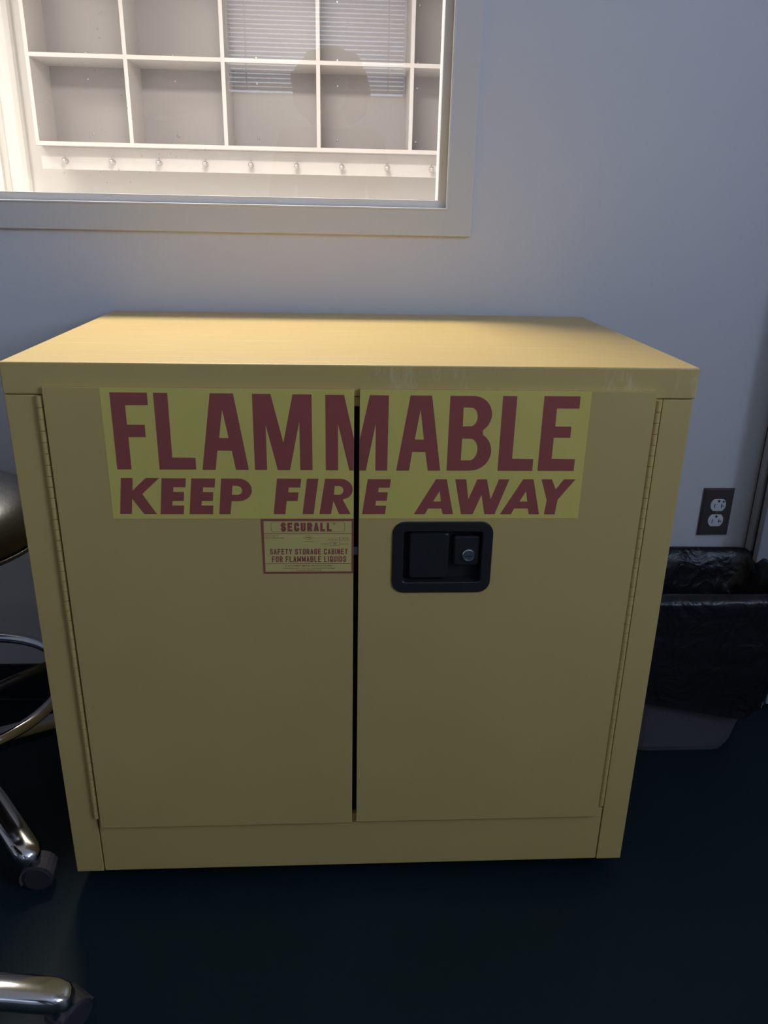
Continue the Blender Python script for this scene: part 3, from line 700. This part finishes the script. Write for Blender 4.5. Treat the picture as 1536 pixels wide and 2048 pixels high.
for s in (-1, 1):
    n0 = len(J)
    J += [pb(s*.20, 0, 1.585, .068), pb(s*.262, .03, 1.30, .055), pb(.055+s*.090, .272, 1.205, .030)]
    E += [(3, n0), (n0, n0+1), (n0+1, n0+2)]
    n0 = len(J)
    J += [pb(s*.10, 0, .96, .080), pb(s*.115, .02, .56, .062), pb(s*.12, -.01, .10, .045), pb(s*.125, .04, .045, .040)]
    E += [(0, n0), (n0, n0+1), (n0+1, n0+2), (n0+2, n0+3)]
body = skin('body', J, E, 'skin', per)
# clothing shells
Jt = [pb(0, 0, .90, .190, .135), pb(0, 0, 1.08, .185, .13), pb(0, 0, 1.25, .17, .122), pb(0, 0, 1.42, .187, .13), pb(0, 0, 1.585, .165, .11), pb(0, .01, 1.655, .078)]
Et = [(0, 1), (1, 2), (2, 3), (3, 4), (4, 5)]
for s in (-1, 1):
    n0 = len(Jt); Jt += [pb(s*.20, 0, 1.587, .082), pb(s*.262, .03, 1.30, .068), pb(.03+s*.155, .17, 1.250, .052)]; Et += [(4, n0), (n0, n0+1), (n0+1, n0+2)]
skin('shirt', Jt, Et, 'cloth', per)
Jp = [pb(0, 0, 1.16, .170, .122), pb(0, 0, 1.0, .175, .125)]; Ep = [(0, 1)]
for s in (-1, 1):
    n0 = len(Jp); Jp += [pb(s*.108, 0, .92, .108), pb(s*.115, .02, .56, .080), pb(s*.12, -.01, .13, .062), pb(s*.12, 0, .045, .064)]; Ep += [(1, n0), (n0, n0+1), (n0+1, n0+2), (n0+2, n0+3)]
skin('trousers', Jp, Ep, 'jeans', per)
for s in (-1, 1):
    b = B(); x = PX+s*.125
    loft(b, [[(x+a*w_, PY+.05+c*l_+.02, z) for a, c in [(cos(2*pi*k/24), sin(2*pi*k/24)) for k in range(24)]] for z, w_, l_ in ((0, .050, .150), (.02, .054, .155), (.05, .050, .140), (.08, .044, .090), (.105, .040, .060))])
    obj('shoe', b, 'shoe', per, smooth=True)
# head with face
hc = Vector((PX, PY+.035, 1.845)); b = B()
bmesh.ops.create_uvsphere(b, u_segments=32, v_segments=24, radius=1)
for v in b.verts:
    x, y, z = v.co; fz = z
    w_ = .088*(1-.16*max(0, -z)**1.5); d_ = .108; hgt = .135
    X, Y, Z = x*w_, y*d_, z*hgt
    if y > 0:
        X_ = x; 
        Y += .030*math.exp(-((x/.16)**2+((z+.12)/.20)**2))*y                  # nose
        Y -= .010*math.exp(-(((abs(x)-.38)/.16)**2+((z-.06)/.12)**2))         # eye sockets
        Y += .008*math.exp(-((x/.35)**2+((z+.45)/.12)**2))                     # lips
        Y += .010*math.exp(-((x/.3)**2+((z+.85)/.18)**2))                      # chin
    v.co = hc+Vector((X, Y, Z))
head = obj('head', b, 'skin', per, smooth=True)
for s in (-1, 1):
    b = B(); bmesh.ops.create_uvsphere(b, u_segments=12, v_segments=8, radius=.0125)
    for v in b.verts: v.co += hc+Vector((s*.034, .088, .008))
    ey = obj('eye', b, 'eye', head, smooth=True)
    b = B(); bmesh.ops.create_uvsphere(b, u_segments=12, v_segments=8, radius=.0068)
    for v in b.verts: v.co += hc+Vector((s*.034, .0955, .006))
    obj('pupil', b, 'hair', head, smooth=True)
    b = B(); bmesh.ops.create_uvsphere(b, u_segments=12, v_segments=8, radius=1)
    for v in b.verts: v.co = hc+Vector((s*.090+v.co.x*.010, v.co.y*.020, v.co.z*.034))
    obj('ear', b, 'skin', head, smooth=True)
b = B(); tube(b, [hc+Vector((x, .108-(x*x)*4, -.060)) for x in (-.026, -.013, 0, .013, .026)], [.002, .006, .007, .006, .002], 8); obj('mouth', b, 'lip', head, smooth=True)
b = B(); bmesh.ops.create_icosphere(b, subdivisions=5, radius=1)
for v in b.verts:
    x, y, z = v.co; q = Vector((x, y, z))
    r = 1+.10*noise.noise(q*3)+.05*noise.noise(q*8)
    X, Y, Z = x*.185*r, y*.150*r-.045, z*.175*r-.02
    if y > .15 and z < .50: Y = min(Y, .055-.30*max(0, (.5-z))*.2)          # opens around the face
    v.co = hc+Vector((X, Y, Z))
obj('hair', b, 'hair', head, smooth=True)
# hands closing on the phone
ph_c = camo.matrix_world if False else None
R3 = Matrix.Rotation(-.0516, 3, 'Z')@Matrix.Rotation(-.0189, 3, 'Y')@Matrix.Rotation(1.2081, 3, 'X')
cp = Vector((.5186, -1.2386, 1.2804)); bx, byv, bz = R3.col[0].copy(), R3.col[1].copy(), R3.col[2].copy()
def ploc(a, c, d): return cp+bx*a+byv*c+bz*d
b = B(); prf = rrect(-.028, .060, -.150, .030, .012, 5)
loft(b, [[ploc(a, c, .006) for a, c in prf], [ploc(a, c, .016) for a, c in prf]]); ph = obj('smartphone', b, 'phone', None, origin=ploc(.016, -.06, .011))
tag(ph, 'dark smartphone held in both hands by the reflected person', 'phone')
for s in (-1, 1):
    ex = .016+s*.044
    palm = [(*ploc(ex+s*.030, -.115, .050), .022, .028), (*ploc(ex+s*.022, -.085, .034), .018, .034)]
    wr = pb(.055+s*.092, .262, 1.210, .034)
    Jh = [wr]+palm; Eh = [(0, 1), (1, 2)]
    hands = skin('hand', Jh, Eh, 'skin', per)
    for f in range(4):
        c0 = -.125+f*.024; ln = [.9, 1.0, 1.02, .88][f]
        Jf = [(*ploc(ex+s*.022, c0, .036), .0095), (*ploc(ex+s*.026*ln, c0+.004, .014), .0092), (*ploc(ex+s*.012, c0+.006, -.002), .0085), (*ploc(ex-s*.004*ln, c0+.008, -.003), .0075)]
        skin('finger', Jf, [(0, 1), (1, 2), (2, 3)], 'skin', hands, sub=1)
    Jf = [(*ploc(ex+s*.020, -.110, .044), .013), (*ploc(ex+s*.010, -.080, .034), .0115), (*ploc(ex-s*.008, -.055, .026), .010)]
    skin('thumb', Jf, [(0, 1), (1, 2)], 'skin', hands, sub=1)
